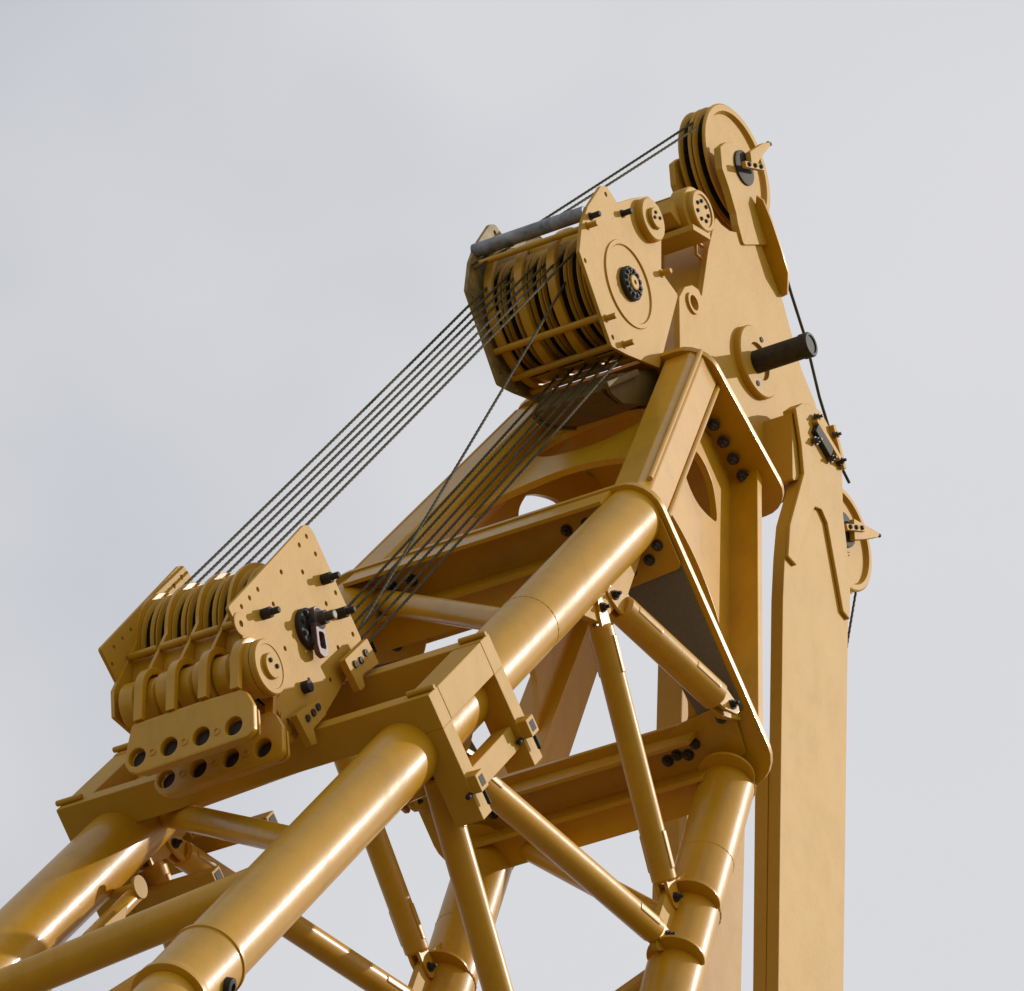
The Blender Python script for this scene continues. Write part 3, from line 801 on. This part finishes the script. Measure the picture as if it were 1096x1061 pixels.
# roller shaft
m = MB()
pr = [(0, .12)]
x = -.62
xs0 = [-.62]; prof = [(0, .13), (.004, .15)]
L_ = .96; n_ = 7; st_ = L_/n_
prof = []
for i in range(n_):
    b = i*st_; R_ = .165 if i % 2 == 0 else .15
    prof += [(b+.004, R_-.02), (b+.02, R_), (b+st_-.02, R_), (b+st_-.004, R_-.02)]
lathe(m, rc-X*.40, rc, prof, 48)
m.build('roller_shaft', YEL, lb)
m = MB(); e = rc+X*.55
lathe(m, e-X*.02, e+X, [(0, .13), (.004, .18), (.06, .18), (.062, .17), (.066, .17), (.068, .18), (.10, .18), (.11, .172), (.11, .145), (.105, .142), (.105, .085), (.125, .083), (.13, .078), (.13, 0)], 64); dr = m.build('roller_cap', YPL, lb)
for a in (.3, 2.6): k = MB(); bolt(k, e+V((.11, cos(a)*.04, sin(a)*.04)), X, .012, .014); k.build('bolt', PIN, dr)
# foot brackets clamping the block on the frame beams
def clamp(px, py, x, pts, bl):
    m = MB(); xplate(m, x, [roundp([yz(*p, x) for p in pts], .015)], .05); o = m.build('foot_bracket', YPL, lb)
    for b in bl:
        k = MB(); q = at(*b, x); lathe(k, q, q+X, [(0, .024), (.012, .024), (.012, .012), (.006, .0)], 18); k.build('bolt', PIN, o)
clamp(0, 0, XL+.10, [(369, 706), (393, 683), (406, 710), (388, 722), (391, 735), (386, 740)], [(380, 711), (386, 707), (391, 699)])
clamp(0, 0, XL+.10, [(317, 765), (342, 748), (350, 764), (336, 780), (340, 796), (334, 798)], [(329, 769), (335, 763), (340, 757)])
for s_ in (SA, SB):
    for x in (XL-.02, -XL+.02):
        m = MB(); box(m, frame(BF(x, s_, tt-.012), X, cd), .12, .22, .022, .004); m.build('foot_pad', YPL, lb)

# ================================================================== link plates hanging from the roller shaft
yl = rc.y-.20
lk = empty('link_yoke', V((0, yl, rc.z-.5)))
tag(lk, 'pair of long yellow link plates with four big holes each hanging from the roller shaft', 'link plates')
def on_y(px, py, y):
    p = onplane(px, py, (0, y, 0), V((0, 1, 0))); return p
def lpx(a, b, y=None):
    p = on_y(110+a/4.98, 700+b/4.98, yl if y is None else y); return (p.x, p.z)
LK = [(165, 372), (225, 352), (515, 252), (555, 240), (680, 205), (725, 188), (765, 200), (800, 260), (805, 400), (770, 440), (190, 640), (140, 630), (112, 590), (130, 480), (150, 390)]
lko = roundp([lpx(*p) for p in LK], [0, 0, 0, 0, 0, .02, .05, .05, .05, .07, .07, .05, .05, 0, .02], 4)
lkh = [circ(lpx(*p), .062, 28) for p in ((180, 550), (350, 492), (522, 437), (695, 382))]
lks = [circ(lpx(*p), .022, 18) for p in ((265, 523), (435, 467), (607, 413))]
YF = frame((0, 0, 0), X, (0, 0, 1))            # normal = X x Z = -Y
def yplate(m, y, loops, t, bev=.006): plate(m, Matrix.Translation((0, y, 0)) @ YF, loops, t, bev=bev)
tabs = [lpx(a, b) for a, b in ((190, 360), (362, 305), (533, 240), (705, 190))]
zt = rc.z
for j, dy in enumerate((0, .32)):
    m = MB(); yplate(m, yl+dy, [lko]+lkh, .05, .012)
    lo2 = [(p[0], p[1]) for p in lko]
    # doubled lower lip
    o2 = roundp([lpx(*p) for p in [(150, 470), (790, 260), (800, 400), (765, 425), (190, 622), (140, 612), (125, 580)]], [.02, .02, .05, .07, .07, .05, .03], 4)
    yplate(m, yl+dy+.075, [o2]+lkh, .024, .006)
    pm = m.build('link_plate', YEL, lk)
    for h in ((265, 523), (435, 467), (607, 413)):
        c = lpx(*h); k = MB(); lathe(k, V((c[0], yl+dy+.004, c[1])), V((c[0], yl+dy-1, c[1])), [(0, .026), (.010, .026), (.010, .017), (.004, .017)], 20, cap=False); k.build('bushing', YEL, pm)
for dy in (0, .32):
    for h in ((180, 550), (350, 492), (522, 437), (695, 382)):
        c = lpx(*h); k = MB(); p = V((c[0], yl+dy+.055, c[1])); lathe(k, p, p+V((0, 1, 0)), [(0, 0), (.0, .058), (.05, .058), (.05, 0)], 28, cap=False); k.build('hole_shade_disc', PIN, lk)  # dark disc behind each hole, standing in for its deep shade
for (tx, tz) in tabs:                          # strap loops over the roller shaft
    m = MB(); A = [radians(a) for a in range(0, 181, 10)]
    o1 = [(rc.y-cos(a)*.215, rc.z+sin(a)*.215) for a in A]; i1 = [(rc.y-cos(a)*.168, rc.z+sin(a)*.168) for a in reversed(A)]
    zb = tz+.004
    loop = [(rc.y-.215, zb)]+o1+[(rc.y+.215, zb), (rc.y+.168, zb)]+i1+[(rc.y-.168, zb)]
    xplate(m, tx+.033, [loop], .066, bev=.008); m.build('strap', YEL, lk)

# ================================================================== wire ropes
def rope(p, q, r=.0094, pitch=.055, sag=0.):
    p = V(p); q = V(q); d = q-p; L = d.length; d.normalize()
    u = d.orthogonal().normalized(); v = d.cross(u); m = MB()
    n = max(24, int(L/pitch*10)); prof = []; sag = L*random.uniform(.001, .0035)
    K = 12
    for k in range(K):
        a = 2*pi*k/K; prof.append((a, r*(.70+.42*abs(cos(1.5*a)))))
    bm = bmesh.new(); rings = []
    for i in range(n+1):
        s = L*i/n; tw = 2*pi*s/pitch/1.0/3*1.0; c = p+d*s-V((0, 0, sag*4*(i/n)*(1-i/n)))
        rings.append([bm.verts.new(c+(u*cos(a+tw)+v*sin(a+tw))*rr) for a, rr in prof])
    for i in range(n):
        for k in range(K): bm.faces.new((rings[i][k], rings[i][(k+1) % K], rings[i+1][(k+1) % K], rings[i+1][k]))
    bm.faces.new(rings[0]); bm.faces.new(rings[-1])
    m.add(bm)
    o = m.build('wire_rope', ROPE, None, 60, origin=p, wn=False)
    return o
def tangent(c1, r1, c2, r2, side):
    """outer tangent in YZ; side=+1 upper-left side of the direction c1->c2"""
    d = V((c2.y-c1.y, c2.z-c1.z)); L = d.length; d /= L
    nrm = V((-d.y, d.x))*side
    s = (r1-r2)/L; c = sqrt(1-s*s); nn = nrm*c+d*s
    return V((0, c1.y+nn.x*r1, c1.z+nn.y*r1)), V((0, c2.y+nn.x*r2, c2.z+nn.y*r2))
ords = ['first', 'second', 'third', 'fourth', 'fifth', 'sixth', 'seventh']
ta, tb = tangent(c_l, RL-.05, c_u, RU-.045, 1)
xl7 = [-.41, -.26, -.12, .02, .15, .29, .44]
xu7 = [xs[i] for i in range(7)]
for i in range(7):
    o = rope(ta+X*xsl[i], tb+X*xu7[i])
    tag(o, 'wire rope, %s from the left of seven running over the sky between the blocks' % ords[i], 'wire rope', 'ropes between the sheave blocks, upper run')
ta, tb = tangent(c_l, RL-.05, c_u, RU-.045, -1)
for i in range(6):
    o = rope(ta+X*xsl[i+2], tb+X*xs[i+2])
    tag(o, 'wire rope, %s from the left of six passing in front of the arch' % ords[i], 'wire rope', 'ropes between the sheave blocks, lower run')
o = rope(c_l+V((.415, .30, -.27)), at(607, 300, .2)); tag(o, 'single steel wire rope crossing the others steeply below the upper sheave block', 'wire rope')
ra, rb = tangent(c_u, RU-.045, V((0, sc1.y, sc1.z)), .40, 1)
for i, (xu, xt) in enumerate(((xs[0], .145-.125-.055), (xs[1], .09))):
    o = rope(at(505+i*3, 284+i*4, -.42+.06*i), at(741+5*i, 132+4.5*i, .03+.07*i)); tag(o, ('%s of the two wire ropes running up to the big top sheave' % ('Upper', 'Lower')[i]), 'wire rope', 'ropes to the top sheave')
# rope down the back of the mast over the second sheave
m = MB(); pts = [at(829, 248, .12), at(838, 284, .14), at(847, 315, .14), at(862, 362, .15), at(877, 425, .16), at(899, 497, .17), at(909, 517, .17)]
pts = [pts[0]]+[lerp(pts[i], pts[i+1], f) for i in range(len(pts)-1) for f in (.25, .5, .75, 1)]
pipe(m, pts, .012, 10); o = m.build('wire_rope', ROPE, None, origin=pts[0]); tag(o, 'thin dark wire rope down the right edge of the mast between its sheaves', 'wire rope')
o = rope(at(917, 628, .17), at(893, 770, .17)); tag(o, 'dark wire rope dropping from the lower mast sheave behind the mast leg', 'wire rope')

# ================================================================== ground, sky, light
m = MB()
bm = bmesh.new()
R = 900
n = 24
vs = [[bm.verts.new((-R+2*R*i/n, -R+2*R*j/n, 0)) for j in range(n+1)] for i in range(n+1)]
for i in range(n):
    for j in range(n): bm.faces.new((vs[i][j], vs[i+1][j], vs[i+1][j+1], vs[i][j+1]))
m.add(bm)
GR = plain('gravel_yard', (.17, .145, .105), .9, 0, .4, .8, .3)
g = m.build('ground', GR); g['kind'] = 'structure'; g['label'] = 'flat gravel yard below the crane'

SD = V((1, 1.31, .82)).normalized()
sun = bpy.data.lights.new('sun', 'SUN'); sun.energy = 2.3; sun.angle = radians(.6); sun.color = (1, .93, .82)
so = bpy.data.objects.new('sun', sun); C.objects.link(so)
so.rotation_euler = SD.to_track_quat('Z', 'Y').to_euler(); so.location = (60, 60, 60)
w = bpy.data.worlds.new('World'); scene.world = w; w.use_nodes = True
N = w.node_tree.nodes; L = w.node_tree.links
bg = N['Background']
sky = N.new('ShaderNodeTexSky'); sky.sky_type = 'NISHITA'; sky.sun_disc = False
sky.sun_elevation = math.asin(SD.z); sky.sun_rotation = atan2(SD.x, SD.y); sky.air_density = 1.0; sky.dust_density = 3
tcn = N.new('ShaderNodeTexCoord')
mpn = N.new('ShaderNodeMapping'); mpn.inputs['Scale'].default_value = (3, 3, 4); mpn.inputs['Location'].default_value = (.4, .1, .3)
L.new(tcn.outputs['Generated'], mpn.inputs['Vector'])
cn = noise(N, L, 1.5, 4, .5, mpn.outputs['Vector'])
vd = N.new('ShaderNodeVectorMath'); vd.operation = 'DOT_PRODUCT'; L.new(tcn.outputs['Generated'], vd.inputs[0]); vd.inputs[1].default_value = RT*.9-UP*.45
ma = N.new('ShaderNodeMath'); ma.operation = 'MULTIPLY_ADD'; L.new(vd.outputs['Value'], ma.inputs[0]); ma.inputs[1].default_value = 2.0; ma.inputs[2].default_value = .02
mb_ = N.new('ShaderNodeMath'); mb_.operation = 'ADD'; mb_.use_clamp = True; L.new(ma.outputs[0], mb_.inputs[0]); L.new(cn.outputs['Fac'], mb_.inputs[1])
cr = ramp(N, L, mb_.outputs[0], [(.22, (4.7, 5.0, 5.6)), (.48, (7.2, 7.22, 7.45)), (.95, (7.9, 7.8, 7.9))])
mxx = N.new('ShaderNodeMix'); mxx.data_type = 'RGBA'; mxx.inputs['Factor'].default_value = .93
L.new(sky.outputs[0], mxx.inputs['A']); L.new(cr.outputs[0], mxx.inputs['B'])
L.new(mxx.outputs['Result'], bg.inputs['Color']); bg.inputs['Strength'].default_value = .10

cam = bpy.data.cameras.new('camera'); co = bpy.data.objects.new('camera', cam); C.objects.link(co)
co.location = CAM; co.rotation_euler = Matrix((RT, UP, -FW)).transposed().to_euler()
cam.sensor_fit = 'HORIZONTAL'; cam.sensor_width = 36; cam.lens = FPX/PW*36; cam.clip_start = .5; cam.clip_end = 5000
scene.camera = co
vs_ = scene.view_settings; vs_.view_transform = 'Standard'; vs_.look = 'None'; vs_.exposure = 0; vs_.gamma = 1
